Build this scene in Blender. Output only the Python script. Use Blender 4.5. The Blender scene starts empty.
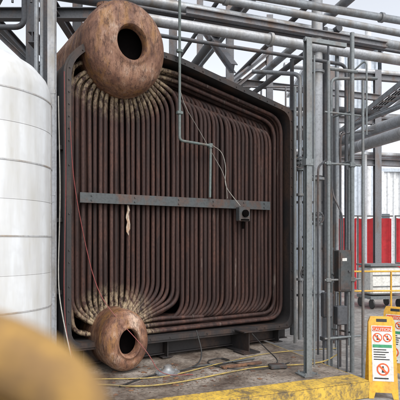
import bpy, math, random
from mathutils import Vector, Matrix
random.seed(7)
scene = bpy.context.scene
R = math.radians
H = 1.85

# ------------------------------------------------------------------ materials
def new_mat(name):
    m = bpy.data.materials.new(name); m.use_nodes = True
    nt = m.node_tree
    return m, nt, nt.nodes['Principled BSDF']

def noise(nt, scale, stretch=(1,1,1), detail=5, rough=0.6, off=(0,0,0)):
    tc = nt.nodes.new('ShaderNodeTexCoord'); mp = nt.nodes.new('ShaderNodeMapping')
    mp.inputs['Scale'].default_value = stretch; mp.inputs['Location'].default_value = off
    n = nt.nodes.new('ShaderNodeTexNoise'); n.inputs['Scale'].default_value = scale
    n.inputs['Detail'].default_value = min(detail, 6); n.inputs['Roughness'].default_value = rough
    nt.links.new(tc.outputs['Object'], mp.inputs['Vector']); nt.links.new(mp.outputs['Vector'], n.inputs['Vector'])
    return n.outputs['Fac']

def ramp(nt, fac, stops):
    r = nt.nodes.new('ShaderNodeValToRGB'); e = r.color_ramp.elements
    while len(e) < len(stops): e.new(0.5)
    for i, (p, c) in enumerate(stops):
        e[i].position = p
        e[i].color = (c, c, c, 1) if isinstance(c, (int, float)) else (c[0], c[1], c[2], 1)
    nt.links.new(fac, r.inputs['Fac']); return r.outputs['Color']

def mix(nt, fac, a, b, mode='MIX'):
    m = nt.nodes.new('ShaderNodeMix'); m.data_type = 'RGBA'; m.blend_type = mode
    for s, v in ((0, fac), (6, a), (7, b)):
        if hasattr(v, 'is_linked') or hasattr(v, 'links'): nt.links.new(v, m.inputs[s])
        elif isinstance(v, (int, float)): m.inputs[s].default_value = v
        else: m.inputs[s].default_value = (v[0], v[1], v[2], 1)
    return m.outputs[2]

def bump(nt, bsdf, fac, strength=0.3, dist=0.01):
    b = nt.nodes.new('ShaderNodeBump'); b.inputs['Strength'].default_value = strength; b.inputs['Distance'].default_value = dist
    nt.links.new(fac, b.inputs['Height']); nt.links.new(b.outputs['Normal'], bsdf.inputs['Normal'])

def weathered(name, base, dirt, amount=0.5, scale=3, stretch=(1,1,0.35), rough=0.6, metal=0.0, bmp=0.2, fine=30, dark=None):
    m, nt, b = new_mat(name)
    n1 = noise(nt, scale, stretch, 5); n2 = noise(nt, fine, (1,1,1), 2)
    lo = 0.62 - amount*0.35
    f = ramp(nt, n1, [(lo, 0.0), (lo+0.22, 1.0)])
    c = mix(nt, f, base, dirt)
    dk = dark or tuple(x*0.55 for x in base)
    f2 = ramp(nt, n2, [(0.45, 0.0), (0.75, 0.7)])
    c = mix(nt, f2, c, dk)
    nt.links.new(c, b.inputs['Base Color'])
    b.inputs['Roughness'].default_value = rough; b.inputs['Metallic'].default_value = metal
    if bmp > 0: bump(nt, b, n2, bmp, 0.004)
    return m

def tube_material():
    m, nt, b = new_mat('tube_rust')
    n1 = noise(nt, 1.0, (13, 6, 0.5), 4)
    c = ramp(nt, n1, [(0.30, (0.017,0.010,0.009)), (0.5, (0.040,0.020,0.017)), (0.72, (0.088,0.043,0.033))])
    n2 = noise(nt, 2.0, (3, 3, 1.0), 5, 0.7, (3,1,5))
    f2 = ramp(nt, n2, [(0.52, 0.0), (0.76, 0.6)])
    c = mix(nt, f2, c, (0.105,0.040,0.024))
    n3 = noise(nt, 60, (1,1,0.5), 2)
    f3 = ramp(nt, n3, [(0.42, 0.0), (0.7, 0.6)])
    c = mix(nt, f3, c, (0.014,0.009,0.009))
    n4 = noise(nt, 1.0, (15, 4, 1.1), 6, 0.7, (7,2,1))
    f4 = ramp(nt, n4, [(0.63, 0.0), (0.71, 0.5)])
    c = mix(nt, f4, c, (0.25,0.21,0.18))
    tc = nt.nodes.new('ShaderNodeTexCoord')
    def dist(px, pz, r0, r1):
        mp = nt.nodes.new('ShaderNodeMapping'); mp.inputs['Location'].default_value = (-px, 0, -pz)
        mp.inputs['Scale'].default_value = (1,0,1)
        nt.links.new(tc.outputs['Object'], mp.inputs['Vector'])
        ln = nt.nodes.new('ShaderNodeVectorMath'); ln.operation = 'LENGTH'
        nt.links.new(mp.outputs['Vector'], ln.inputs[0])
        mr = nt.nodes.new('ShaderNodeMapRange'); mr.inputs['From Min'].default_value = r0; mr.inputs['From Max'].default_value = r1
        mr.inputs['To Min'].default_value = 1; mr.inputs['To Max'].default_value = 0
        nt.links.new(ln.outputs['Value'], mr.inputs['Value']); return mr.outputs['Result']
    a1 = dist(0.76, 4.36, 0.68, 0.95); a2 = dist(0.66, 0.6, 0.42, 0.70)
    mx = nt.nodes.new('ShaderNodeMath'); mx.operation = 'MAXIMUM'
    nt.links.new(a1, mx.inputs[0]); nt.links.new(a2, mx.inputs[1])
    n5 = noise(nt, 1.0, (20, 5, 12), 6, 0.75, (2,9,4)); f5 = ramp(nt, n5, [(0.43, 0.0), (0.60, 0.9)])
    ml = nt.nodes.new('ShaderNodeMath'); ml.operation = 'MULTIPLY'
    nt.links.new(mx.outputs[0], ml.inputs[0]); nt.links.new(f5, ml.inputs[1])
    c = mix(nt, ml.outputs[0], c, (0.38,0.295,0.19))
    nt.links.new(c, b.inputs['Base Color'])
    b.inputs['Roughness'].default_value = 0.68; b.inputs['Metallic'].default_value = 0.0
    b.inputs['Specular IOR Level'].default_value = 0.35
    bump(nt, b, n3, 0.7, 0.004)
    return m

def drum_material():
    m, nt, b = new_mat('drum_rust')
    n1 = noise(nt, 2.4, (1,1,0.7), 6, 0.72)
    c = ramp(nt, n1, [(0.34, (0.070,0.030,0.020)), (0.45, (0.165,0.074,0.043)), (0.55, (0.27,0.142,0.087)), (0.67, (0.47,0.345,0.265))])
    n2 = noise(nt, 4, (1.2,1.2,0.35), 6, 0.75, (4,4,4))
    f2 = ramp(nt, n2, [(0.50, 0.0), (0.62, 0.8)])
    c = mix(nt, f2, c, (0.29,0.140,0.040))
    n3 = noise(nt, 15, (1.5,1.5,0.5), 6, 0.8)
    f3 = ramp(nt, n3, [(0.49, 0.0), (0.62, 0.85)])
    c = mix(nt, f3, c, (0.055,0.027,0.020))
    # water runs: narrow vertical dark streaks
    n4 = noise(nt, 1.0, (16, 16, 1.3), 5, 0.7, (1,8,2))
    f4 = ramp(nt, n4, [(0.54, 0.0), (0.64, 0.6)])
    c = mix(nt, f4, c, (0.060,0.030,0.024))
    nt.links.new(c, b.inputs['Base Color'])
    rr = ramp(nt, n3, [(0.4, 0.40), (0.62, 0.85)]); nt.links.new(rr, b.inputs['Roughness'])
    bump(nt, b, n3, 0.9, 0.012)
    return m

M = {}
M['tube'] = tube_material()
M['drum'] = drum_material()
M['black'] = weathered('painted_dark', (0.0025,0.002,0.002), (0.004,0.003,0.003), rough=1.0, bmp=0)  # near black: drum-bore darkness put in colour; also casing back wall, box fittings
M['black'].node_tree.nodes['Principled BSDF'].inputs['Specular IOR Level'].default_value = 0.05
M['casing'] = weathered('casing_steel', (0.021,0.019,0.020), (0.058,0.033,0.023), 0.45, 4, rough=0.65, metal=0.0)
M['grey'] = weathered('grey_steel', (0.17,0.19,0.197), (0.13,0.09,0.07), 0.35, 3, rough=0.5, metal=0.2)
M['bar'] = weathered('bar_steel', (0.070,0.079,0.083), (0.10,0.055,0.04), 0.45, 5, (1,1,1), rough=0.55, metal=0.3)
M['bolt'] = weathered('bolt_steel', (0.035,0.032,0.032), (0.05,0.03,0.025), rough=0.7, bmp=0)
M['galv'] = weathered('galvanised_pipe', (0.28,0.305,0.33), (0.17,0.15,0.13), 0.5, 4, rough=0.45, metal=0.3)
M['lightpipe'] = weathered('clad_pipe', (0.41,0.43,0.46), (0.24,0.22,0.19), 0.45, 3, rough=0.45, metal=0.2)
M['darkpipe'] = weathered('dark_pipe', (0.075,0.080,0.090), (0.13,0.08,0.06), 0.35, 4, rough=0.6, metal=0.1)
M['midsteel'] = weathered('rack_steel', (0.165,0.17,0.185), (0.15,0.10,0.075), 0.4, 4, rough=0.6, metal=0.1)
M['tank'] = weathered('tank_paint', (0.54,0.565,0.59), (0.38,0.375,0.355), 0.5, 1.6, (1.6,1.6,0.22), rough=0.42, metal=0.0, bmp=0.05, fine=9, dark=(0.43,0.44,0.45))
M['band'] = weathered('tank_band', (0.42,0.43,0.44), (0.30,0.25,0.20), 0.45, 3, rough=0.45, metal=0.2)
M['red'] = weathered('red_panel', (0.60,0.03,0.04), (0.40,0.03,0.035), 0.4, 1.2, (1,1,0.3), rough=0.65, fine=5, dark=(0.33,0.015,0.02), bmp=0)
M['yellow'] = weathered('yellow_plastic', (0.76,0.41,0.03), (0.52,0.29,0.06), 0.5, 6, rough=0.45)
M['white'] = weathered('white_print', (0.70,0.70,0.67), (0.50,0.49,0.45), 0.35, 8, rough=0.5, bmp=0.0)
M['orange'] = weathered('orange_print', (0.68,0.11,0.03), (0.55,0.12,0.05), 0.2, 8, rough=0.5, bmp=0)
M['green'] = weathered('green_print', (0.04,0.28,0.13), (0.05,0.2,0.1), 0.2, 8, rough=0.5, bmp=0)
M['ink'] = weathered('black_print', (0.02,0.02,0.02), (0.03,0.03,0.03), 0.2, 8, rough=0.5, bmp=0)
M['clad'] = weathered('metal_cladding', (0.50,0.56,0.63), (0.38,0.40,0.43), 0.35, 0.5, (1,1,0.2), rough=0.5, metal=0.1, fine=6, bmp=0)
M['clad2'] = weathered('pale_cladding', (0.66,0.68,0.70), (0.5,0.48,0.46), 0.3, 0.5, (1,1,0.2), rough=0.55, fine=6, bmp=0)
M['window'] = weathered('window_glass', (0.06,0.08,0.10), (0.10,0.12,0.14), 0.4, 1, rough=0.15, bmp=0)
M['redwire'] = weathered('red_cable', (0.22,0.040,0.038), (0.15,0.05,0.04), rough=0.6, bmp=0)
M['yelwire'] = weathered('yellow_cable', (0.36,0.265,0.07), (0.18,0.14,0.07), 0.6, 6, rough=0.6, bmp=0)
M['whtwire'] = weathered('pale_cable', (0.36,0.35,0.32), (0.25,0.23,0.2), rough=0.6, bmp=0)
M['greenpipe'] = weathered('conduit_paint', (0.12,0.15,0.145), (0.13,0.085,0.06), 0.35, 6, rough=0.5)
M['scale'] = weathered('pale_scale', (0.44,0.40,0.34), (0.34,0.16,0.07), 0.6, 14, rough=0.85, bmp=0.6)
M['flake'] = weathered('rust_flakes', (0.09,0.05,0.035), (0.2,0.10,0.05), 0.5, 9, rough=0.9, bmp=0)
M['glove'] = weathered('glove_fabric', (0.33,0.195,0.055), (0.20,0.12,0.05), 0.6, 60, (1,1,1), rough=0.95, bmp=0.3, fine=300, dark=(0.15,0.09,0.035))

def concrete(name, a, b_, c_, s):
    m, nt, b = new_mat(name)
    n1 = noise(nt, s, (1,1,1), 6, 0.65); n2 = noise(nt, s*14, (1,1,1), 5, 0.75)
    c = ramp(nt, n1, [(0.33, a), (0.5, b_), (0.66, c_)])
    f = ramp(nt, n2, [(0.42, 0.0), (0.66, 0.7)])
    c = mix(nt, f, c, tuple(x*0.4 for x in a))
    nt.links.new(c, b.inputs['Base Color'])
    rr = ramp(nt, n1, [(0.38, 0.35), (0.55, 0.85)])
    nt.links.new(rr, b.inputs['Roughness'])
    bump(nt, b, n2, 0.5, 0.01)
    return m
M['ground'] = concrete('ground_concrete', (0.14,0.13,0.12), (0.24,0.23,0.22), (0.34,0.33,0.32), 0.6)
M['pad'] = concrete('pad_concrete', (0.048,0.033,0.026), (0.13,0.105,0.085), (0.25,0.22,0.19), 1.7)
def worn_yellow():
    m, nt, b = new_mat('worn_yellow_paint')
    n1 = noise(nt, 4, (1,1,1), 6, 0.75); n2 = noise(nt, 30, (1,1,1), 4)
    c = ramp(nt, n1, [(0.37, (0.12,0.09,0.05)), (0.47, (0.44,0.29,0.05)), (0.62, (0.62,0.41,0.06))])
    f = ramp(nt, n2, [(0.48, 0.0), (0.66, 0.75)])
    c = mix(nt, f, c, (0.15,0.11,0.06))
    nt.links.new(c, b.inputs['Base Color']); b.inputs['Roughness'].default_value = 0.6
    bump(nt, b, n2, 0.3, 0.005); return m
M['curb'] = worn_yellow()

# ------------------------------------------------------------------ mesh builder
def fillet(pts, r, n=7):
    pts = [Vector(p) for p in pts]
    if r <= 0: return pts
    out = [pts[0]]
    for i in range(1, len(pts)-1):
        a, p, c = pts[i-1], pts[i], pts[i+1]
        da = (a-p); dc = (c-p)
        ra = min(r, da.length*0.49); rc = min(r, dc.length*0.49)
        q0 = p+da.normalized()*ra; q1 = p+dc.normalized()*rc
        for k in range(n+1):
            t = k/n
            out.append(q0*(1-t)**2 + p*2*t*(1-t) + q1*t*t)
    out.append(pts[-1]); return out

class B:
    def __init__(s): s.v = []; s.f = []; s.m = []
    def tube(s, pts, r, seg=10, mat=0, fil=0, cap=True, rad=None):
        pts = fillet(pts, fil)
        P = [pts[0]]
        for p in pts[1:]:
            if (p-P[-1]).length > 1e-5: P.append(p)
        n = len(P); base = len(s.v)
        t0 = (P[1]-P[0]).normalized()
        up = Vector((0,0,1)) if abs(t0.z) < 0.9 else Vector((0,1,0))
        nrm = t0.cross(up).normalized()
        for i in range(n):
            if i == 0: t = P[1]-P[0]
            elif i == n-1: t = P[-1]-P[-2]
            else: t = (P[i+1]-P[i]).normalized()+(P[i]-P[i-1]).normalized()
            t = t.normalized()
            nrm = (nrm - t*nrm.dot(t)).normalized(); bn = t.cross(nrm)
            rr = rad[i] if rad else r
            for k in range(seg):
                a = 2*math.pi*k/seg
                s.v.append(P[i]+nrm*math.cos(a)*rr+bn*math.sin(a)*rr)
        for i in range(n-1):
            for k in range(seg):
                a = base+i*seg+k; b = base+i*seg+(k+1) % seg
                s.f.append((a, b, b+seg, a+seg)); s.m.append(mat)
        if cap:
            s.f.append(tuple(base+k for k in reversed(range(seg)))); s.m.append(mat)
            s.f.append(tuple(base+(n-1)*seg+k for k in range(seg))); s.m.append(mat)
    def box(s, c, d, mat=0, rot=None, ch=0.0):
        c = Vector(c); x, y, z = d[0]/2, d[1]/2, d[2]/2
        ch = min(ch, x*0.45, y*0.45, z*0.45)
        Rm = rot if rot is not None else Matrix.Identity(3)
        base = len(s.v)
        if ch <= 0:
            for i in (-1, 1):
                for j in (-1, 1):
                    for k in (-1, 1): s.v.append(c+Rm @ Vector((i*x, j*y, k*z)))
            for f in ((0,1,3,2),(4,6,7,5),(0,4,5,1),(2,3,7,6),(0,2,6,4),(1,5,7,3)):
                s.f.append(tuple(base+q for q in f)); s.m.append(mat)
        else:
            layers = [(-z, ch), (-z+ch, 0), (z-ch, 0), (z, ch)]
            for (zz, ins) in layers:
                X, Y = x-ins, y-ins; q = ch
                for (px, py) in ((-X+q,-Y),(X-q,-Y),(X,-Y+q),(X,Y-q),(X-q,Y),(-X+q,Y),(-X,Y-q),(-X,-Y+q)):
                    s.v.append(c+Rm @ Vector((px, py, zz)))
            for L in range(3):
                for k in range(8):
                    a = base+L*8+k; b = base+L*8+(k+1) % 8
                    s.f.append((a, b, b+8, a+8)); s.m.append(mat)
            s.f.append(tuple(base+k for k in reversed(range(8)))); s.m.append(mat)
            s.f.append(tuple(base+24+k for k in range(8))); s.m.append(mat)
    def beam(s, a, b, w=0.15, h=0.2, mat=0, t=0.014):
        a, b = Vector(a), Vector(b); d = (b-a).normalized()
        up = Vector((0,0,1)) if abs(d.z) < 0.9 else Vector((0,1,0))
        sd = d.cross(up).normalized(); up = sd.cross(d).normalized()
        prof = [(-w/2,-h/2),(w/2,-h/2),(w/2,-h/2+t),(t/2,-h/2+t),(t/2,h/2-t),(w/2,h/2-t),(w/2,h/2),(-w/2,h/2),(-w/2,h/2-t),(-t/2,h/2-t),(-t/2,-h/2+t),(-w/2,-h/2+t)]
        base = len(s.v); n = len(prof)
        for p in (a, b):
            for (x, y) in prof: s.v.append(p+sd*x+up*y)
        for k in range(n):
            q = (k+1) % n
            s.f.append((base+k, base+q, base+n+q, base+n+k)); s.m.append(mat)
        for o in (0, n):
            for quad in ((0,1,2,11),(2,3,10,11),(3,4,9,10),(4,5,8,9),(5,6,7,8)):
                s.f.append(tuple(base+o+q for q in quad)); s.m.append(mat)
    def lathe(s, prof, seg=48, mat=0, center=(0,0,0), axis='Z', sx=1, sz=1):
        c = Vector(center); base = len(s.v); n = len(prof)
        for (r, h) in prof:
            for k in range(seg):
                a = 2*math.pi*k/seg
                if axis == 'Z': s.v.append(c+Vector((r*math.cos(a), r*math.sin(a), h)))
                elif axis == 'Y': s.v.append(c+Vector((r*math.cos(a)*sx, h, r*math.sin(a)*sz)))
                else: s.v.append(c+Vector((h, r*math.cos(a), r*math.sin(a))))
        for i in range(n-1):
            for k in range(seg):
                a = base+i*seg+k; b = base+i*seg+(k+1) % seg
                s.f.append((a, b, b+seg, a+seg)); s.m.append(mat)
    def face(s, pts, mat=0):
        base = len(s.v)
        for p in pts: s.v.append(Vector(p))
        s.f.append(tuple(range(base, base+len(pts)))); s.m.append(mat)
    def done(s, name, mats, parent=None, loc=None, rotz=0, angle=38):
        me = bpy.data.meshes.new(name); me.from_pydata([tuple(v) for v in s.v], [], s.f)
        for m in mats: me.materials.append(M[m] if isinstance(m, str) else m)
        me.polygons.foreach_set('material_index', s.m)
        me.update(); me.validate()
        import bmesh
        bm = bmesh.new(); bm.from_mesh(me); bmesh.ops.recalc_face_normals(bm, faces=bm.faces); bm.to_mesh(me); bm.free()
        me.shade_smooth(); me.set_sharp_from_angle(angle=R(angle))
        ob = bpy.data.objects.new(name, me); scene.collection.objects.link(ob)
        if parent: ob.parent = parent
        if loc: ob.location = loc
        if rotz: ob.rotation_euler = (0, 0, rotz)
        return ob

def empty(name, loc=(0,0,0), rotz=0):
    e = bpy.data.objects.new(name, None); scene.collection.objects.link(e)
    e.location = loc; e.rotation_euler = (0,0,rotz); e.empty_display_size = 0.2
    return e

# ------------------------------------------------------------------ ground, pad
b = B(); b.face([(-300,-300,0),(300,-300,0),(300,300,0),(-300,300,0)]); b.done('ground', ['ground'])

ed = Vector((0.926,0.376,0)); en = Vector((-0.376,0.926,0))
corner = Vector((1.99,5.86,0))
pad = empty('concrete_pad')
pr = math.atan2(ed.y, ed.x)
b = B(); b.box((-5, 5, 0.098), (10, 10, 0.196), 0, ch=0.012)
b.done('slab', ['pad'], pad, corner, pr)
b = B(); b.box((-5, 0.15, 0.2), (9.97, 0.29, 0.010), 0); b.box((-5,-0.004,0.10),(9.98,0.010,0.185),0)
b.box((0.004,5,0.10),(0.010,9.9,0.185),0)
b.done('painted_edge', ['curb'], pad, corner, pr)

# ------------------------------------------------------------------ boiler
boiler = empty('industrial_boiler', (-1.74,6.3,0), math.atan2(0.52,0.857))
outer = [(0.0,0.50),(3.66,0.46),(3.66,3.92),(1.55,4.38),(0.95,4.42),(0.25,4.32),(0.0,4.05)]
def poly_fillet(pts, r, n=5):
    out = []
    L = len(pts)
    for i in range(L):
        a, p, c = Vector(pts[i-1]), Vector(pts[i]), Vector(pts[(i+1) % L])
        ra = min(r, (a-p).length*.45); rc = min(r, (c-p).length*.45)
        q0 = p+(a-p).normalized()*ra; q1 = p+(c-p).normalized()*rc
        for k in range(n+1):
            t = k/n; out.append(q0*(1-t)**2+p*2*t*(1-t)+q1*t*t)
    return out
def inset(pts, d):
    out = []
    L = len(pts)
    for i in range(L):
        a, p, q = Vector(pts[i-1]), Vector(pts[i]), Vector(pts[(i+1) % L])
        n1 = Vector((-(p-a).y, (p-a).x)).normalized(); n2 = Vector((-(q-p).y, (q-p).x)).normalized()
        m = (n1+n2).normalized(); out.append(p+m*(d/max(0.3, m.dot(n1))))
    return out
O = poly_fillet(outer, 0.14); I = poly_fillet([tuple(p) for p in inset(outer, 0.06)], 0.18)
b = B(); n = len(O)
y0, y1, y2 = -0.20, 0.42, 3.2
rings = [[(p.x, y2, p.y) for p in O], [(p.x, y0, p.y) for p in O], [(p.x, y0, p.y) for p in I], [(p.x, y1, p.y) for p in I]]
for rg in rings:
    for p in rg: b.v.append(Vector(p))
for r_ in range(3):
    for k in range(n):
        q = (k+1) % n
        b.f.append((r_*n+k, r_*n+q, (r_+1)*n+q, (r_+1)*n+k)); b.m.append(0)
b.f.append(tuple(range(n))); b.m.append(0)
b.f.append(tuple(range(3*n, 4*n))); b.m.append(1)  # near-black sheet closing the casing behind the tubes
b.done('casing', ['casing','black'], boiler)
b = B()
F = poly_fillet([tuple(p) for p in inset(outer, -0.03)], 0.16)
for pts, yy in ((F, -0.16), (F, -0.185), (O, -0.185)):
    for p in pts: b.v.append(Vector((p.x, yy, p.y)))
for r_ in range(2):
    for k in range(n):
        q = (k+1) % n; b.f.append((r_*n+k, r_*n+q, (r_+1)*n+q, (r_+1)*n+k)); b.m.append(0)
mid = poly_fillet([tuple(p) for p in inset(outer, 0.03)], 0.15)
acc = 0
for k in range(len(mid)):
    p, q = mid[k], mid[(k+1) % len(mid)]
    d = (q-p).length; t = (0.15-acc)
    while t < d:
        c = p+(q-p)*(t/d)
        if random.random() > 0.25: b.tube([(c.x, -0.20, c.y), (c.x, -0.214, c.y)], 0.009, 6, 1)
        t += 0.15
    acc = (acc + d) % 0.15
for zz in (1.2, 2.1, 3.0):
    b.box((-0.03, 1.4, zz), (0.06, 3.0, 0.05), 0)
    b.box((3.69, 1.4, zz), (0.06, 3.0, 0.05), 0)
b.done('casing_flange', ['casing','bolt'], boiler)

# drums
cs, cz, cr = 0.77, 4.355, 0.615
ms, mz, mr_ = 0.665, 0.590, 0.385
def drum(c_s, c_z, r, hole, front, sx):
    b = B(); k = r/0.63
    prof = [(hole*0.97, front+0.12), (hole*0.98, front+0.05), (hole+0.006*k, front+0.012), (hole+0.018*k, front), (hole+0.045*k, front-0.003), (hole+0.062*k, front+0.004),
            (hole+0.080*k, front+0.014), (hole+0.11*k, front+0.020), (0.66*r, front+0.026*k), (0.76*r, front+0.045*k), (0.85*r, front+0.080*k), (0.915*r, front+0.125*k), (0.965*r, front+0.185*k), (0.993*r, front+0.25*k), (r, front+0.31*k), (r, front+0.36*k), (r*1.006, front+0.37*k), (r*1.006, front+0.39*k), (r, front+0.40*k), (r, 3.4), (0.001, 3.45)]
    b.lathe(prof, 64, 0, (c_s, 0, c_z), 'Y', sx)
    # bore and added near-black disc: interior darkness put into the colour
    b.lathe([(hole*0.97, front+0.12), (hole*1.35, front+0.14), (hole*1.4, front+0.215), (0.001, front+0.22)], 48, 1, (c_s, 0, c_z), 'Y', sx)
    return b
b = drum(cs, cz, cr, 0.215, -0.44, 0.90)
b.lathe([(0.07,0.58),(0.07,0.80),(0.13,0.80),(0.13,0.84),(0.05,0.84)], 20, 0, (cs,0.5,cz))
b.lathe([(0.035,0.50),(0.035,0.70),(0.06,0.70),(0.06,0.73),(0.001,0.73)], 16, 0, (cs-0.02,0.0,cz))
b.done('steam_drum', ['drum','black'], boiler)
b = drum(ms, mz, mr_, 0.165, -0.60, 0.79)
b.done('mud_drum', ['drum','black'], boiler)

# generating bank tubes
b = B(); pitch = 0.0765; tr = 0.0285
def bank(y, off, lo=0.12, hi=1.66):
    s_ = lo+off
    while s_ < hi:
        x = s_+random.uniform(-0.009, 0.009)
        dx = x-cs
        th = R(-90 + (dx*72 if dx > 0 else dx*84)); dxx = dx if abs(dx) > 0.03 else 0.03*(1 if dx >= 0 else -1)
        R2 = abs(dxx)/max(0.05, abs(math.cos(th))) if abs(dx) > 0.03 else 0.8
        kt = (x, cz+R2*math.sin(th))
        e1 = (cs+0.5*math.cos(th), cz+0.5*math.sin(th))
        dx = x-ms
        a = 70*(min(1.0, abs(dx)/1.0))**0.7
        th = R(90-(a if dx > 0 else -a*1.25))
        R2 = abs(dx)/max(0.05, abs(math.cos(th))) if abs(dx) > 0.04 else 0.55
        kb = (x, mz+R2*math.sin(th)); e2 = (ms+0.28*math.cos(th), mz+0.28*math.sin(th))
        yy = y+random.uniform(-0.010, 0.010)
        zm = random.uniform(1.8, 3.0)
        b.tube([(e2[0],yy,e2[1]), (kb[0],yy,kb[1]), (x+random.uniform(-.011,.011), yy+random.uniform(-.018,.012), zm), (kt[0],yy,kt[1]), (e1[0],yy,e1[1])], tr*random.uniform(.95,1.03), 12, 0, 0.17)
        s_ += pitch
bank(0.0, 0.0); bank(0.085, pitch/2); bank(0.17, 0)
b.done('generating_tubes', ['tube'], boiler)

b = B()
def wall(y, off, dz):
    s_ = 1.74+off
    while s_ < 3.40:
        zt = 3.80-(s_-1.66)*0.175+dz; zb = 0.82-dz*0.6
        x = s_+random.uniform(-.007,.007); yy = y+random.uniform(-.008,.008)
        b.tube([(x-0.42,yy+0.22,zb-0.12),(x-0.14,yy+0.04,zb-0.11),(x,yy,zb+0.06),(x+random.uniform(-.008,.008),yy+random.uniform(-.014,.008),random.uniform(1.6,3)),(x,yy,zt-0.05),(x-0.09,yy+0.02,zt+0.10),(x-0.22,yy+0.30,zt+0.13)], tr*random.uniform(.95,1.03), 12, 0, 0.13)
        s_ += pitch
wall(0.0, 0, 0); wall(0.10, pitch/2, 0.14)
b.done('furnace_wall_tubes', ['tube'], boiler)

b = B()
for (y, d) in ((-0.07,0.0),(0.0,0.0),(0.07,0.0),(0.14,0.0),(0.0,0.08),(0.14,0.08),(0.21,0.0),(0.28,0.0),(0.35,0.04)):
    b.tube([(1.0,y,4.22-d),(1.55,y,4.22-d),(3.52-d,y,3.80-d),(3.52-d,y,0.60+d),(1.15,y,0.59+d),(0.85,y,0.62)], tr, 12, 0, 0.26)
for (y, d) in ((0.0,0.0),(0.08,0.0),(0.16,0.0)):
    b.tube([(0.5,y,4.2),(0.13,y,4.1),(0.115,y,3.8),(0.115,y,0.9),(0.16,y,0.66),(0.5,y,0.6)], tr, 12, 0, 0.16)
for k in range(5):
    y = 0.02+0.07*k; b.tube([(0.9,y,0.72),(1.4,y,0.75),(2.1,y,0.72)], tr, 12, 0, 0.2)
    b.tube([(0.9,y+.03,0.66),(1.45,y+.03,0.84),(1.70,y+.03,0.98),(1.70,y+.03,1.8)], tr, 12, 0, 0.2)
b.done('side_wall_tubes', ['tube'], boiler)

b = B()
L0, L1, zc = 0.20, 3.27, 2.39
b.box(((L0+L1)/2, -0.10, zc), (L1-L0, 0.012, 0.13), 0)
b.box(((L0+L1)/2, -0.075, zc+0.059), (L1-L0-.004, 0.05, 0.012), 0)
b.box(((L0+L1)/2, -0.075, zc-0.059), (L1-L0-.004, 0.05, 0.012), 0)
for x in (0.35, 0.95, 1.62, 2.2, 2.75, 3.15):
    b.tube([(x,-0.105,zc+0.03),(x,-0.120,zc+0.03)],0.010,6); b.tube([(x,-0.105,zc-0.03),(x,-0.120,zc-0.03)],0.010,6)
    b.box((x, -0.05, zc), (0.04, 0.06, 0.08), 0)
b.done('buckstay', ['bar'], boiler)
b = B(); b.box((2.70,-0.16,2.24),(0.20,0.10,0.22),0,ch=0.01); b.lathe([(0.055,0),(0.055,-0.03),(0.04,-0.034),(0.001,-0.034)],20,1,(2.70,-0.21,2.25),'Y')
b.box((2.70,-0.213,2.155),(0.15,0.006,0.02),1)
b.tube([(2.70,-0.16,2.13),(2.70,-0.16,2.02)],0.018,8,1)
b.done('junction_box', ['bar','black'], boiler)
b = B()
prof_ = [(2.30,0.014),(2.25,0.022),(2.19,0.017),(2.13,0.026),(2.07,0.022),(2.01,0.028),(1.96,0.016),(1.92,0.005)]
for i,(z,w) in enumerate(prof_):
    cx = 0.872+0.010*math.sin(i*1.9)
    for j in range(5):
        t = j/4*2-1
        b.v.append(Vector((cx+w*t*random.uniform(.8,1.15), -0.050-0.014*(1-t*t)-random.uniform(0,.010), z+random.uniform(-.02,.02))))
for i in range(len(prof_)-1):
    for j in range(4): b.f.append((i*5+j,i*5+j+1,i*5+5+j+1,i*5+5+j)); b.m.append(0)
b.done('loose_scale', ['scale'], boiler)
b = B()
b.tube([(1.55,-0.26,5.2),(1.55,-0.26,3.22),(2.12,-0.16,3.22),(2.12,-0.14,2.47)],0.019,10,0,0.06)
for p in ((1.55,-0.26,4.45),(1.55,-0.26,3.6)): b.box(p,(0.09,0.06,0.05),0,ch=.01)
b.lathe([(0.03,-.03),(0.036,-.03),(0.036,.03),(0.03,.03)],12,0,(2.12,-0.155,3.22))
b.tube([(2.12,-0.2,3.22),(2.3,-0.2,3.14),(2.38,-0.18,2.9),(2.36,-0.16,2.66),(2.5,-0.17,2.5),(2.62,-0.2,2.36)],0.005,6,1,0.12)
b.tube([(1.55,-0.28,3.9),(1.63,-0.26,3.7),(1.9,-0.12,3.5),(2.2,-0.1,3.1),(2.42,-0.1,2.8),(2.44,-0.12,2.47)],0.004,6,1,0.2)
b.done('conduit', ['greenpipe','whtwire'], boiler)
b = B()
for x in (0.25, 1.45, 3.45): b.beam((x,-0.1,0.34),(x,3.1,0.34),0.16,0.26)
b.beam((-0.0,0.05,0.355),(3.7,0.05,0.355),0.12,0.22)
b.beam((2.62,-0.42,0.36),(2.62,3.1,0.36),0.20,0.30)
b.box((2.62,-0.36,0.21),(0.30,0.26,0.016)); b.box((2.62,-0.36,0.52),(0.26,0.24,0.016))
b.done('skid', ['casing'], boiler)
b = B()
b.tube([(0.03,-0.25,3.3),(0.06,-0.26,2.6),(0.22,-0.24,1.8),(0.33,-0.3,1.3),(0.45,-0.42,1.0),(0.82,-0.80,0.5),(0.92,-0.9,0.22),(1.3,-1.05,0.215)],0.005,6,0,0.4)
b.tube([(-0.04,-0.24,3.9),(-0.02,-0.25,2.6),(-0.05,-0.25,1.2),(-0.02,-0.28,0.6),(0.1,-0.5,0.22)],0.005,6,0,0.3)
b.tube([(-0.10,-0.2,3.6),(-0.09,-0.25,2.4),(-0.12,-0.25,1.3),(-0.1,-0.4,0.9),(0.0,-0.6,0.22)],0.007,6,2,0.35)
b.tube([(0.0,-0.5,0.215),(0.9,-1.0,0.215),(1.9,-0.75,0.215),(2.9,-0.6,0.215),(3.9,-0.9,0.215)],0.007,6,1,0.35)
b.done('cables', ['redwire','yelwire','whtwire'], boiler)

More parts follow.
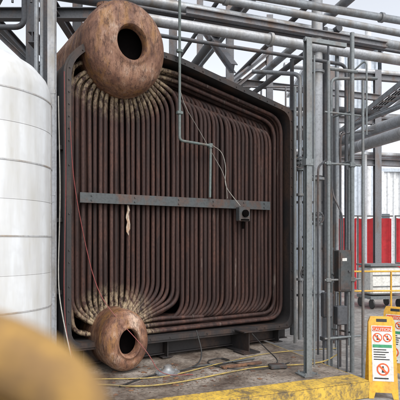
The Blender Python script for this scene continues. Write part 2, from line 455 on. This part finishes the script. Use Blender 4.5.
# ------------------------------------------------------------------ hoses and fittings on the pad
b = B()
b.tube([(-1.55,5.45,0.22),(-1.2,5.7,0.215),(-0.7,5.55,0.215),(-0.2,5.75,0.215),(0.5,6.3,0.215),(0.9,6.5,0.215),(1.6,6.6,0.215),(2.0,7.2,0.215)],0.009,8,0,0.5)
b.done('air_hose', ['yelwire'])
b = B()
b.tube([(-0.9,5.6,0.21),(-0.6,6.1,0.21),(-0.1,6.35,0.21),(0.05,6.6,0.30),(-0.05,6.9,0.6)],0.009,8,0,0.4)
b.tube([(0.3,6.9,0.21),(0.6,6.5,0.21),(1.1,6.55,0.21),(0.9,7.0,0.35),(0.75,7.2,0.5)],0.008,8,0,0.4)
b.tube([(0.2,6.5,0.21),(0.45,6.75,0.21),(0.3,7.0,0.21),(0.05,6.75,0.21),(0.25,6.4,0.21),(0.8,6.3,0.21),(1.2,6.7,0.21)],0.007,8,0,0.3)
b.done('electrical_cord', ['ink'])
b = B()
b.lathe([(0.001,0.20),(0.155,0.20),(0.155,0.222),(0.12,0.228),(0.07,0.245),(0.05,0.275),(0.05,0.30),(0.03,0.31),(0.001,0.31)],28,0,(-0.40,6.18,0))
for k in range(8):
    a = k*math.pi/4; b.tube([(-0.40+0.135*math.cos(a),6.18+0.135*math.sin(a),0.22),(-0.40+0.135*math.cos(a),6.18+0.135*math.sin(a),0.237)],0.01,6)
b.done('pipe_flange', ['galv'])
b = B()
for k in range(520):
    if k < 300: x = random.gauss(-0.3,0.6); y = 5.75+x*0.4+abs(random.gauss(0,.45))
    else: x = random.uniform(-2.0,1.6); y = 5.5+x*0.4+random.random()**1.5*1.3+0.1
    r = random.uniform(0.004,0.014) if random.random()<.9 else random.uniform(0.02,0.045); h = r*random.uniform(.2,.5); a0 = random.random()*6
    base = [ (x+r*math.cos(a0+q*1.256)*random.uniform(.6,1.4), y+r*math.sin(a0+q*1.256)*random.uniform(.6,1.2)) for q in range(5)]
    s0 = len(b.v)
    for p in base: b.v.append(Vector((p[0],p[1],0.199)))
    b.v.append(Vector((x,y,0.199+h)))
    for q in range(5): b.f.append((s0+q, s0+(q+1)%5, s0+5)); b.m.append(0)
b.done('rust_debris', ['flake'])
b = B()
b.box((0.55,6.55,0.215),(0.6,0.07,0.03),0,Matrix.Rotation(0.5,3,'Z'),ch=.004)
b.tube([(-0.1,6.45,0.212),(0.75,6.9,0.212)],0.011,8,1)
b.box((1.0,6.45,0.225),(0.22,0.14,0.05),1,Matrix.Rotation(0.2,3,'Z'),ch=.01)
b.done('timber_and_scrap', ['flake','bar'])

# ------------------------------------------------------------------ storage tank
tank = empty('storage_tank', (-2.425,5.37,0))
b = B(); tr_ = 0.80
prof = [(tr_,0.02)]
for z in (0.75,1.5,2.25,3.0): prof += [(tr_,z-0.004),(tr_-0.002,z),(tr_+0.002,z+0.003),(tr_,z+0.012)]
prof += [(tr_,3.40),(tr_*0.985,3.47),(tr_*0.93,3.58),(tr_*0.8,3.70),(tr_*0.6,3.80),(tr_*0.3,3.87),(0.001,3.89)]
b.lathe(prof, 72, 0)
b.done('shell', ['tank'], tank)
b = B()
for z in (0.4,1.13,1.88,2.62,3.32):
    b.lathe([(tr_+0.0005,z),(tr_+0.004,z+.002),(tr_+0.004,z+0.016),(tr_+0.0005,z+0.018)],72,0)
    b.box((tr_*math.cos(-1.2),tr_*math.sin(-1.2),z+0.009),(0.03,0.05,0.025),0,Matrix.Rotation(-1.2,3,'Z'))
for a in (-2.1,-1.0,0.1):
    b.box(((tr_+0.001)*math.cos(a),(tr_+0.001)*math.sin(a),1.7),(0.006,0.022,3.3),0,Matrix.Rotation(a,3,'Z'))
b.done('bands', ['band'], tank)
b = B(); b.tube([(0.1,-0.1,3.86),(0.1,-0.1,4.0)],0.10,20,0); b.tube([(0.1,-0.1,4.0),(0.1,-0.1,4.03)],0.15,20,0)
b.done('nozzle', ['galv'], tank)
b = B()
b.tube([(-1.62,5.55,0.2),(-1.62,5.55,0.55),(-1.70,5.7,0.62),(-1.80,5.9,0.62)],0.045,12,0,0.1)
b.lathe([(0.08,0),(0.08,.02),(0.045,.02)],16,0,(-1.62,5.55,0.40)); b.lathe([(0.08,0),(0.08,.02),(0.045,.02)],16,0,(-1.62,5.55,0.25))
b.done('drain_pipe', ['lightpipe'])

# ------------------------------------------------------------------ steel frame (left)
b = B()
def upright(x,y,z0,z1,w=0.16,m=0): b.beam((x,y,z0),(x,y,z1),w,w,m)
b.beam((-1.755,5.93,0.2),(-1.755,5.93,7.5),0.085,0.085,1)
for z in (1.2,2.4,3.6,4.8): b.box((-1.755,5.90,z),(0.10,0.03,0.05),1)
upright(-1.98,6.5,0.2,8,0.14)
upright(-2.75,8.2,0,9); upright(-4.3,8.2,0,9); upright(-2.35,9.6,0,9)
for z in (4.62,5.55,6.9): b.beam((-5.5,8.2,z),(-1.2,8.2,z),0.14,0.18)
b.beam((-4.3,8.2,4.7),(-3.3,8.2,5.5),0.08,0.08); b.beam((-2.75,8.3,4.7),(-3.6,8.3,5.5),0.08,0.08); b.beam((-1.2,8.2,5.55),(-2.7,8.2,4.65),0.07,0.07)
b.beam((-3.5,8.35,5.6),(-2.8,8.35,6.9),0.08,0.08); b.beam((-2.1,7.0,5.0),(-2.9,7.0,6.4),0.08,0.08)
for z in (4.7,5.6): b.beam((-2.35,7.0,z),(-2.35,9.6,z),0.12,0.16); b.beam((-3.5,7.2,z),(-3.5,11,z),0.12,0.16)
for x in (-3.3,-3.0,-2.7,-2.4): b.tube([(x,8.0,5.65),(x,8.0,6.6)],0.02,8)
for z in (6.1,6.6): b.tube([(-4.5,8.0,z),(-2.0,8.0,z)],0.022,8)
b.done('steel_frame', ['darkpipe','lightpipe'])
b = B()
b.tube([(-1.98,6.25,0.2),(-1.98,6.25,5.35),(-1.5,6.5,5.45),(0.5,7.2,5.45)],0.022,8,0,0.1)
b.tube([(-2.06,6.3,3.0),(-2.06,6.3,7)],0.03,8,0)
b.done('riser_conduit', ['galv'])
b = B()
b.tube([(-6,9,5.15),(-1.3,10.8,5.15)],0.10,16,0); b.tube([(-6,7.6,6.2),(0,9.7,6.2)],0.12,16,1)
b.tube([(-3.1,6.8,4.7),(-3.1,6.8,7.5)],0.05,12,0); b.tube([(-6,7.4,5.0),(-2.6,7.4,5.0),(-2.6,7.4,7.5)],0.04,12,1,0.15)
b.done('overhead_pipe', ['lightpipe','darkpipe'])

# ------------------------------------------------------------------ overhead pipe rack
rack = empty('pipe_rack')
def flanges(b, a, c, r, ts, mat=0):
    a, c = Vector(a), Vector(c); d = (c-a)
    for t in ts:
        p = a+d*t; u = d.normalized()*0.025
        b.tube([p-u,p+u], r*1.35, 20, mat)
def addpipe(b, pts, r, mat=0, fil=0.2, ts=()):
    b.tube(pts, r, 18, mat, fil); flanges(b, pts[0], pts[1], r, ts, mat)
b = B()
addpipe(b,[(-3.0,5.02,4.88),(6.5,8.72,4.88)],0.050,0,0,(0.35,))
addpipe(b,[(-1.5,6.15,5.22),(7.0,9.0,5.22)],0.055,0,0,(0.5,))
addpipe(b,[(-1.5,5.55,5.60),(7.0,8.9,5.60)],0.045,1,0)
addpipe(b,[(-1.5,5.75,5.50),(7.0,9.1,5.50)],0.022,2,0)
addpipe(b,[(-1.0,7.0,4.98),(6.0,9.7,4.98)],0.080,1,0,(0.3,))
addpipe(b,[(-1.2,7.4,5.45),(6.0,10.2,5.45)],0.09,0,0)
addpipe(b,[(-1.0,7.2,5.22),(6.0,9.9,5.22)],0.03,2,0)
addpipe(b,[(-0.6,7.0,4.72),(2.4,8.2,4.72),(2.4,8.2,3.0)],0.028,2,0.15)
b.done('pipes', ['galv','lightpipe','darkpipe'], rack)
b = B()
addpipe(b,[(1.15,7.2,6.0),(-0.8,14.2,6.0)],0.09,1,0,(0.3,)); addpipe(b,[(1.4,7.2,6.1),(-0.55,14.2,6.1)],0.05,0,0)
addpipe(b,[(2.75,7.9,6.0),(0.9,15,6.0)],0.085,0,0); addpipe(b,[(2.4,8.6,5.5),(0.6,15,5.5)],0.06,1,0)
addpipe(b,[(2.05,7.9,5.9),(0.2,15,5.9)],0.05,1,0); addpipe(b,[(0.8,7.2,6.1),(-1.2,14.2,6.1)],0.04,1,0)
b.done('branch_pipes', ['galv','darkpipe'], rack)
b = B()
for p,q in (((-0.1,8.7,5.75),(3.5,10.1,5.75)),((-0.6,12.0,5.8),(5,13.9,5.8)),((0.6,8.9,4.9),(0.1,10.8,6.4))):
    b.beam(p,q,0.12,0.16)
b.beam((-0.2,7.3,5.2),(3.2,8.6,5.2),0.08,0.10)
for x,y,h in ((0.62,10.4,8),(0.0,12.3,9),(1.75,12.6,7.5),(2.75,12.9,7),(-0.55,10.2,8),(2.28,9.6,6.1)):
    b.beam((x,y,0),(x,y,h),0.16,0.16)
b.beam((0.62,10.4,5.1),(1.75,12.6,6.6),0.08,0.08); b.beam((0.0,12.3,4.9),(1.75,12.6,6.4),0.09,0.09)
b.beam((0.0,12.3,4.7),(2.75,12.9,4.7),0.14,0.16)
b.box((1.2,12.8,4.55),(3.2,1.2,0.05),0)
for x in (-0.3,0.3,0.9,1.5,2.1,2.7): b.tube([(x,12.25,4.55),(x,12.25,5.6)],0.022,8)
for z in (5.1,5.6): b.tube([(-0.3,12.25,z),(2.7,12.25,z)],0.022,8)
b.done('steelwork', ['midsteel'], rack)
b = B()
def bigpipe(a, c, r, mat=0):
    a,c = Vector(a),Vector(c); b.tube([a,c], r, 24, mat)
    d = (c-a); n = int(d.length/0.9)
    for k in range(n):
        p = a+d*((k+.5)/n); b.tube([p-d.normalized()*.012,p+d.normalized()*.012], r+0.006, 24, mat)
bigpipe((2.16,10.7,3.66),(3.75,5.1,3.66),0.088); bigpipe((2.0,10.9,3.44),(3.75,4.9,3.44),0.095)
b.tube([(2.45,10.8,3.98),(3.95,5.2,3.98)],0.035,12,1); b.tube([(2.7,10.8,4.1),(4.1,5.2,4.1)],0.03,12,1)
b.done('insulated_pipes', ['lightpipe','galv'], rack)
b = B()
for o in (0,0.28):
    b.box((3.2+o,9.5,4.35),(0.015,7,0.09),0)
for k in range(22): b.box((3.34,6.1+k*0.31,4.32),(0.27,0.03,0.02),0)
for o in (0.05,0.11,0.16,0.21): b.tube([(3.2+o,6.0,4.345+o*.05),(3.2+o,13,4.345)],0.014,6,1)
b.done('cable_tray', ['galv','ink'], rack)

# ------------------------------------------------------------------ post at pad edge
post = empty('support_post', (1.32,6.12,0.2), 0.35)
b = B(); b.beam((0,0,0.012),(0,0,4.1),0.075,0.075,0,0.01); b.box((0,0,0.008),(0.22,0.22,0.016),0)
for dx in (-.08,.08):
    for dy in (-.08,.08): b.tube([(dx,dy,0.016),(dx,dy,0.045)],0.012,6,0)
b.box((0.25,0,4.10),(0.60,0.05,0.05),0); b.box((0.0,0.0,2.6),(0.11,0.10,0.08),0)
b.tube([(0.06,-0.05,0.1),(0.06,-0.05,3.9)],0.011,8,0)
b.done('column', ['grey'], post)

b = B()
def vp(x,y,r,z0,z1,mat=0,top=None):
    pts = [(x,y,z0),(x,y,z1)]
    if top: pts.append(top)
    b.tube(pts, r, 14, mat, 0.12)
vp(1.66,8.3,0.036,0.2,4.6,0,(0.9,8.6,4.75)); vp(1.80,8.5,0.052,0.2,5.2,1); vp(1.52,8.0,0.024,0.2,4.3,2)
vp(1.92,8.2,0.090,2.9,6.3,1); vp(1.92,8.2,0.062,0.2,2.9,0)
vp(2.07,7.9,0.026,0.2,4.4,2,(2.9,8.2,4.5)); vp(1.98,7.7,0.018,0.2,3.2,1)
vp(1.60,8.7,0.035,0.2,5.0,3); vp(2.15,8.6,0.045,0.0,5.5,3); vp(2.30,8.4,0.034,0.0,5.0,0); vp(2.42,9.0,0.06,0.0,4.2,3,(3.4,9.3,4.2))
vp(2.62,8.8,0.025,0.0,5.2,2); vp(2.75,9.4,0.035,0.0,4.9,3)
for p in ((1.66,8.3,1.2),(1.66,8.3,2.6),(1.80,8.5,1.9),(1.80,8.5,3.4),(1.92,8.2,2.85),(1.92,8.2,1.0),(1.92,8.2,4.6)):
    r = 0.07 if p[0] != 1.92 else 0.12
    b.lathe([(0.02,-.02),(r,-.02),(r,.02),(0.02,.02)],18,0,p)
def valve(x,y,z):
    b.lathe([(0.05,-.1),(0.09,-.1),(0.09,-.07),(0.06,-.05),(0.08,0),(0.06,.05),(0.09,.07),(0.09,.1),(0.05,.1)],16,2,(x,y,z))
    b.tube([(x,y,z),(x-0.04,y-0.24,z)],0.016,8,2)
    pts=[(x-0.04+0.09*math.cos(k*math.pi/8),y-0.24,z+0.09*math.sin(k*math.pi/8)) for k in range(17)]
    b.tube(pts,0.010,6,3,0,False)
    for k in range(3):
        a=k*math.pi/3; b.tube([(x-0.04+0.09*math.cos(a),y-0.24,z+0.09*math.sin(a)),(x-0.04-0.09*math.cos(a),y-0.24,z-0.09*math.sin(a))],0.006,6,3)
valve(1.80,8.5,1.3); valve(1.92,8.2,2.2); valve(1.66,8.3,3.1); valve(2.30,8.4,1.2)
for z in (0.9,1.7,2.5,3.3,4.1): b.box((1.9,8.62,z),(0.8,0.04,0.04),3)
b.done('process_pipes', ['galv','lightpipe','grey','darkpipe'])

b = B()
b.tube([(1.76,6.85,0.0),(1.76,6.85,4.3)],0.025,10); b.tube([(2.13,7.0,0.0),(2.13,7.0,4.75)],0.032,10)
b.tube([(2.20,6.75,0.0),(2.20,6.75,4.0)],0.020,10); b.tube([(1.93,7.35,0),(1.93,7.35,3.9)],0.022,10)
b.tube([(1.70,7.2,0.2),(1.70,7.2,2.9),(1.95,7.6,3.1),(1.95,7.6,4.9)],0.016,8,1,0.1); b.tube([(2.05,7.3,0.0),(2.05,7.3,3.4),(2.6,7.5,3.5)],0.016,8,1,0.1)
for z in (0.5,1.3,2.9,3.6):
    b.tube([(1.70,6.83,z),(2.26,7.05,z)],0.015,8); b.tube([(2.13,7.0,z+.05),(1.93,7.35,z+.05)],0.014,8)
b.tube([(1.76,6.85,4.2),(2.2,7.0,4.2)],0.025,8)
b.tube([(2.13,7.0,4.2),(2.3,6.9,4.35),(2.3,6.9,3.3)],0.013,8,0,0.1)
for z in (1.3,2.9): b.box((1.76,6.85,z),(0.07,0.07,0.06),0,ch=.01); b.box((2.13,7.0,z),(0.08,0.08,0.07),0,ch=.01)
b.done('pipe_stand', ['grey','darkpipe'])
cab = empty('control_cabinet', (1.99,6.98,0), 0.3)
b = B(); b.box((0,0,1.42),(0.20,0.14,0.58),0,ch=0.012); b.box((0,-0.075,1.42),(0.16,0.01,0.52),0,ch=0.003)
b.tube([(0.05,-0.08,1.42),(0.05,-0.10,1.42)],0.014,8,1); b.box((-0.02,-0.081,1.58),(0.07,0.004,0.04),2)
for x in (-0.07,0.07): b.tube([(x,0,1.12),(x,0,0.0)],0.014,8,1)
b.tube([(0,0,1.71),(0,0,2.2),(-0.1,0.1,2.5),(-0.1,0.1,3.6)],0.012,8,1,0.1)
b.tube([(0.05,0,1.71),(0.06,0,2.0),(0.12,0.1,2.3),(0.12,0.1,3.9)],0.010,8,1,0.1)
b.box((-0.02,0.02,0.80),(0.16,0.12,0.26),1,ch=0.01); b.box((-0.22,0.05,0.95),(0.14,0.10,0.34),1,ch=0.01); b.box((-0.12,0.05,0.48),(0.36,0.10,0.05),1)
for x in (-0.27,-0.16,-0.04,0.1): b.tube([(x,0.05,0.0),(x,0.05,0.8)],0.012,8,1)
b.done('enclosure', ['bar','darkpipe','white'], cab)
b = B(); b.box((1.70,8.9,3.28),(0.30,0.10,0.17),0,ch=.02); b.tube([(1.70,8.85,3.2),(1.7,8.85,2.9)],0.02,8,1)
b.done('valve_actuator', ['yellow','ink'])

# ------------------------------------------------------------------ yard on the right
def corr(name, x0,y0,x1,y1,h,mat,par=None,pit=0.3,dep=0.05,z0=0):
    b = B(); a = Vector((x0,y0,0)); c = Vector((x1,y1,0)); d = c-a; L = d.length; d.normalize(); nn = Vector((d.y,-d.x,0))
    n = int(L/pit); pts=[]
    for k in range(n):
        for (t,o) in ((0,0),(0.35,0),(0.5,1),(0.85,1)): pts.append(a+d*((k+t)*pit)+nn*dep*o)
    pts.append(a+d*n*pit)
    for p in pts: b.v.append(Vector((p.x,p.y,z0))); b.v.append(Vector((p.x,p.y,z0+h)))
    for k in range(len(pts)-1): b.f.append((2*k,2*k+2,2*k+3,2*k+1)); b.m.append(0)
    return b.done(name,[mat],par,angle=20)
bl = empty('process_building')
corr('front_wall',6.1,24.5,9.3,25.6,11.6,'clad',bl,0.35,0.07); corr('side_wall',6.1,34,6.1,24.5,11.6,'clad',bl,0.35,0.07); corr('back_side',9.3,25.6,9.3,34,11.6,'clad',bl,0.35,0.07)
b = B(); b.box((7.7,29.5,11.7),(3.6,9.5,0.2),0)
for z in (3.0,6.2,9.2): b.box((7.7,25.02,z),(3.2,0.12,0.16),0,Matrix.Rotation(0.331,3,'Z'))
b.box((6.55,24.55,6.6),(0.5,0.1,2.6),1,Matrix.Rotation(0.331,3,'Z'))
b.tube([(8.4,25.0,0),(8.4,25.0,12.5)],0.15,14,0); b.tube([(6.9,24.4,0),(6.9,24.4,12.2),(6.0,24.0,12.8)],0.12,14,0,.3)
b.done('trim_and_ducts', ['clad2','window'], bl)
bl2 = empty('warehouse')
corr('front_wall',10.4,37,22,39,7.0,'clad2',bl2,0.5,0.08); corr('side_wall',10.4,50,10.4,37,7.0,'clad2',bl2,0.5,0.08)
b = B(); b.box((16.2,44,7.1),(12.5,13,0.25),0); b.box((13,37.3,2),(2.4,0.2,3.6),1,Matrix.Rotation(0.17,3,'Z')); b.done('roof_and_door', ['clad','window'], bl2)
bl3 = empty('boiler_house')
corr('front_wall',-16,24,-5.5,24,9.5,'clad2',bl3,0.4,0.07); corr('side_wall',-5.5,24,-5.5,34,9.5,'clad2',bl3,0.4,0.07)
b = B(); b.box((-10.7,29,9.6),(10.8,10.4,0.25),0)
for x in (-14,-11,-8): b.box((x,23.88,6.5),(1.6,0.1,1.2),1)
b.done('roof_and_windows', ['clad','window'], bl3)

rb = empty('red_barrier')
b = B()
x = 4.3
k = 0
while x < 12:
    w = 1.25; yy = 17.6+0.12*(k % 2)
    n = 14; base = len(b.v)
    for i in range(n+1):
        dxx = x+0.05+(w-0.1)*i/n; wv = 0.04*math.sin(i*1.7+k)
        b.v.append(Vector((dxx,yy+wv,0.12))); b.v.append(Vector((dxx,yy+wv*0.6,1.4))); b.v.append(Vector((dxx,yy+wv,2.62+random.uniform(-.03,.02))))
    for i in range(n):
        for j in range(2): b.f.append((base+3*i+j,base+3*i+3+j,base+3*i+4+j,base+3*i+1+j)); b.m.append(0)
    b.tube([(x,yy-.05,0),(x,yy-.05,2.70)],0.03,8,1); b.tube([(x,yy,2.70),(x+w,yy,2.70)],0.025,8,1); b.tube([(x,yy,0.1),(x+w,yy,0.1)],0.025,8,1)
    x += w+0.03+(0.22 if k == 2 else 0); k += 1
b.done('panels', ['red','grey'], rb)
b = B()
for i in range(6):
    x = 3.4+i*1.3; b.tube([(x,12.2+0.1*i,0),(x,12.2+0.1*i,1.08)],0.025,8)
for z in (0.6,1.08): b.tube([(3.4,12.2,z),(9.9,12.7,z)],0.022,8)
b.done('guard_rail', ['yellow'])
tt = empty('equipment_cart', (4.95,13.8,0), 0.2)
b = B(); b.box((0,0,0.75),(0.9,0.7,0.75),0,ch=0.05); b.box((0,0,1.17),(0.96,0.76,0.05),1); b.box((0,0,0.30),(0.95,0.75,0.08),1)
for dx in (-.4,.4):
    for dy in (-.3,.3): b.tube([(dx-.02,dy,0.13),(dx+.02,dy,0.13)],0.13,16,2); b.tube([(dx,dy,0.13),(dx,dy,0.3)],0.02,8,1)
b.tube([(0.5,-.3,1.0),(0.7,-.3,1.2),(0.7,.3,1.2),(0.5,.3,1.0)],0.02,8,1,0.08)
for z in (0.6,0.9): b.box((0,-0.355,z),(0.8,0.012,0.03),1)
b.done('body', ['white','grey','ink'], tt)
b = B()
for x,y in ((5.6,15.8),(7.2,16.2),(4.1,15.5)): b.beam((x,y,0),(x,y,7.2),0.2,0.2)
for z in (4.3,5.6,7.0): b.beam((3.2,15.3,z),(9.5,16.7,z),0.16,0.2)
for z,r in ((4.55,0.10),(4.6,0.07),(5.85,0.12),(7.25,0.09)): b.tube([(2.6,15.2+r*3,z),(10,16.8+r*3,z)],r,14,1)
b.tube([(5.15,15.6,0),(5.15,15.6,4.5)],0.06,10,1); b.tube([(6.6,15.9,0),(6.6,15.9,7)],0.1,10,1)
b.beam((4.1,15.5,4.3),(5.6,15.8,5.6),0.08,0.08); b.beam((5.6,15.8,5.6),(7.2,16.2,7.0),0.08,0.08)
b.done('yard_pipe_bridge', ['midsteel','lightpipe'])

# ------------------------------------------------------------------ folding safety signs
def sign(name, loc, rz):
    e = empty(name, loc, rz)
    b = B(); hgt = 0.95; lean = 0.17
    for sgn in (-1, 1):
        def P(x, z, o=0): return Vector((0,0,hgt*math.cos(lean))) + Matrix.Rotation(sgn*lean,3,'X') @ Vector((x, sgn*o, -(hgt-z)))
        out = [(-0.165,0),(-0.11,0),(-0.09,0.07),(0.09,0.07),(0.11,0),(0.165,0),(0.150,0.88),(0.125,0.945),(-0.125,0.945),(-0.150,0.88)]
        base = len(b.v)
        for o in (0.0, 0.018):
            for (x,z) in out: b.v.append(P(x,z,o))
        n=len(out)
        for k in range(n): q=(k+1)%n; b.f.append((base+k,base+q,base+n+q,base+n+k)); b.m.append(0)
        b.f.append(tuple(base+k for k in range(n))); b.m.append(0); b.f.append(tuple(base+n+k for k in range(n))); b.m.append(0)
        def plate(x0,z0,x1,z1,m,o=0.021):
            b.face([P(x0,z0,o),P(x1,z0,o),P(x1,z1,o),P(x0,z1,o)],m)
        def disc(cx,czz,r_,m_,o_): b.face([P(cx+r_*math.cos(k*math.pi/12), czz+r_*math.sin(k*math.pi/12), o_) for k in range(24)], m_)
        def prohibit(cx,czz,r_):
            disc(cx,czz,r_,2,0.024); disc(cx,czz,r_*0.76,1,0.026)
            disc(cx,czz+r_*0.38,r_*0.15,4,0.0275)
            b.face([P(cx-r_*.16,czz+r_*.2,.0275),P(cx+r_*.16,czz+r_*.2,.0275),P(cx+r_*.3,czz-r_*.5,.0275),P(cx-r_*.2,czz-r_*.5,.0275)],4)
            w_ = r_*0.11; s_ = r_*0.58
            b.face([P(cx-s_-w_,czz+s_-w_,.029),P(cx-s_+w_,czz+s_+w_,.029),P(cx+s_+w_,czz-s_+w_,.029),P(cx+s_-w_,czz-s_-w_,.029)],2)
        plate(-0.118,0.20,0.118,0.84,1)
        plate(-0.108,0.775,0.108,0.83,2,0.024)
        prohibit(-0.052,0.70,0.054); prohibit(0.060,0.70,0.050)
        plate(-0.108,0.585,0.108,0.62,3,0.024)
        for k in range(5): plate(-0.10,0.555-k*0.028,0.10-random.uniform(0,.07),0.566-k*0.028,4,0.024)
        prohibit(0.0,0.335,0.072)
        plate(-0.10,0.225,0.06,0.24,4,0.024)
        plate(-0.06,0.885,0.06,0.92,4,0.0205)
    b.done('panels', ['yellow','white','orange','green','ink'], e, angle=25)
    t = bpy.data.curves.new('sign_text','FONT'); t.body='CAUTION'; t.size=0.048; t.align_x='CENTER'
    to = bpy.data.objects.new('lettering', t); scene.collection.objects.link(to); to.parent = e
    to.location = Vector((0,-0.0285,0)) + (Vector((0,0,hgt*math.cos(lean)))+Matrix.Rotation(-lean,3,'X') @ Vector((0,0,-(hgt-0.785))))
    to.rotation_euler = (R(90)-lean, 0, 0); t.materials.append(M['white'])
    return e
sign('safety_sign', (2.165,5.98,0), R(-10))
sign('safety_sign', (2.68,6.85,0), R(-35))

# ------------------------------------------------------------------ gloved hand close to the lens
def gloved_hand():
    V=[]; E=[]; Rr=[]
    ox, oz = 0.012, 0.007
    def add(p, r, par=None):
        V.append((p[0]+ox,p[1],H+p[2]+oz)); Rr.append(r)
        if par is not None: E.append((par,len(V)-1))
        return len(V)-1
    palm = add((-.185,.215,-.088),0.030)
    wrist = add((-.245,.195,-.118),0.030,palm)
    fa = add((-.36,.13,-.20),0.040,wrist); add((-.50,.03,-.32),0.046,fa)
    def finger(pts, rs):
        p = palm
        for q,r in zip(pts,rs): p = add(q,r,p)
    finger([(-.128,.222,-.050),(-.100,.224,-.056),(-.074,.224,-.072),(-.055,.222,-.092)],[0.0205,0.0190,0.0175,0.0145])
    finger([(-.132,.226,-.084),(-.102,.230,-.090),(-.078,.230,-.106),(-.060,.226,-.124)],[0.017,0.0165,0.0155,0.0125])
    finger([(-.140,.228,-.116),(-.108,.234,-.128),(-.084,.232,-.146),(-.070,.224,-.160)],[0.016,0.0140,0.0130,0.0110])
    finger([(-.155,.226,-.142),(-.130,.230,-.160),(-.112,.226,-.174),(-.102,.218,-.184)],[0.014,0.0125,0.0115,0.0095])
    finger([(-.195,.185,-.060),(-.175,.158,-.050),(-.158,.140,-.052)],[0.018,0.0165,0.0135])
    me = bpy.data.meshes.new('gloved_hand'); me.from_pydata(V,E,[]); me.materials.append(M['glove'])
    ob = bpy.data.objects.new('gloved_hand', me); scene.collection.objects.link(ob)
    sk = ob.modifiers.new('Skin','SKIN'); sk.use_smooth_shade=True
    for i,r in enumerate(Rr): me.skin_vertices[0].data[i].radius=(r,r)
    me.skin_vertices[0].data[0].use_root=True
    ss = ob.modifiers.new('Subd','SUBSURF'); ss.levels=2; ss.render_levels=2
    return ob
gloved_hand()

# ------------------------------------------------------------------ light, sky, camera
EL, AZ = R(52), R(150)
w = bpy.data.worlds.new('World'); scene.world = w; w.use_nodes = True; nt = w.node_tree
bg = nt.nodes['Background']; sky = nt.nodes.new('ShaderNodeTexSky'); sky.sky_type='NISHITA'; sky.sun_disc=False
sky.sun_elevation=EL; sky.sun_rotation=AZ; sky.air_density=1.0; sky.dust_density=4.0; sky.ozone_density=1.0
hs = nt.nodes.new('ShaderNodeHueSaturation'); hs.inputs['Saturation'].default_value=0.25; hs.inputs['Value'].default_value=2.05
nt.links.new(sky.outputs[0],hs.inputs['Color']); nt.links.new(hs.outputs[0],bg.inputs['Color']); bg.inputs['Strength'].default_value=0.15
sl = bpy.data.lights.new('sun','SUN'); sl.energy=0.6; sl.angle=R(15); sl.color=(1,0.92,0.80)
so = bpy.data.objects.new('sun',sl); scene.collection.objects.link(so)
dirv = Vector((math.sin(AZ)*math.cos(EL), math.cos(AZ)*math.cos(EL), math.sin(EL)))
so.rotation_euler = dirv.to_track_quat('Z','Y').to_euler()

cam = bpy.data.cameras.new('camera'); co = bpy.data.objects.new('camera',cam); scene.collection.objects.link(co)
co.location=(0,0,H); co.rotation_euler=(R(90),0,0); cam.lens=45; cam.sensor_width=36; cam.shift_y=0.1
cam.clip_start=0.01; cam.clip_end=1000
cam.dof.use_dof=True; cam.dof.focus_distance=7.0; cam.dof.aperture_fstop=6.0
scene.camera=co
scene.view_settings.view_transform='Standard'; scene.view_settings.look='None'; scene.view_settings.exposure=0
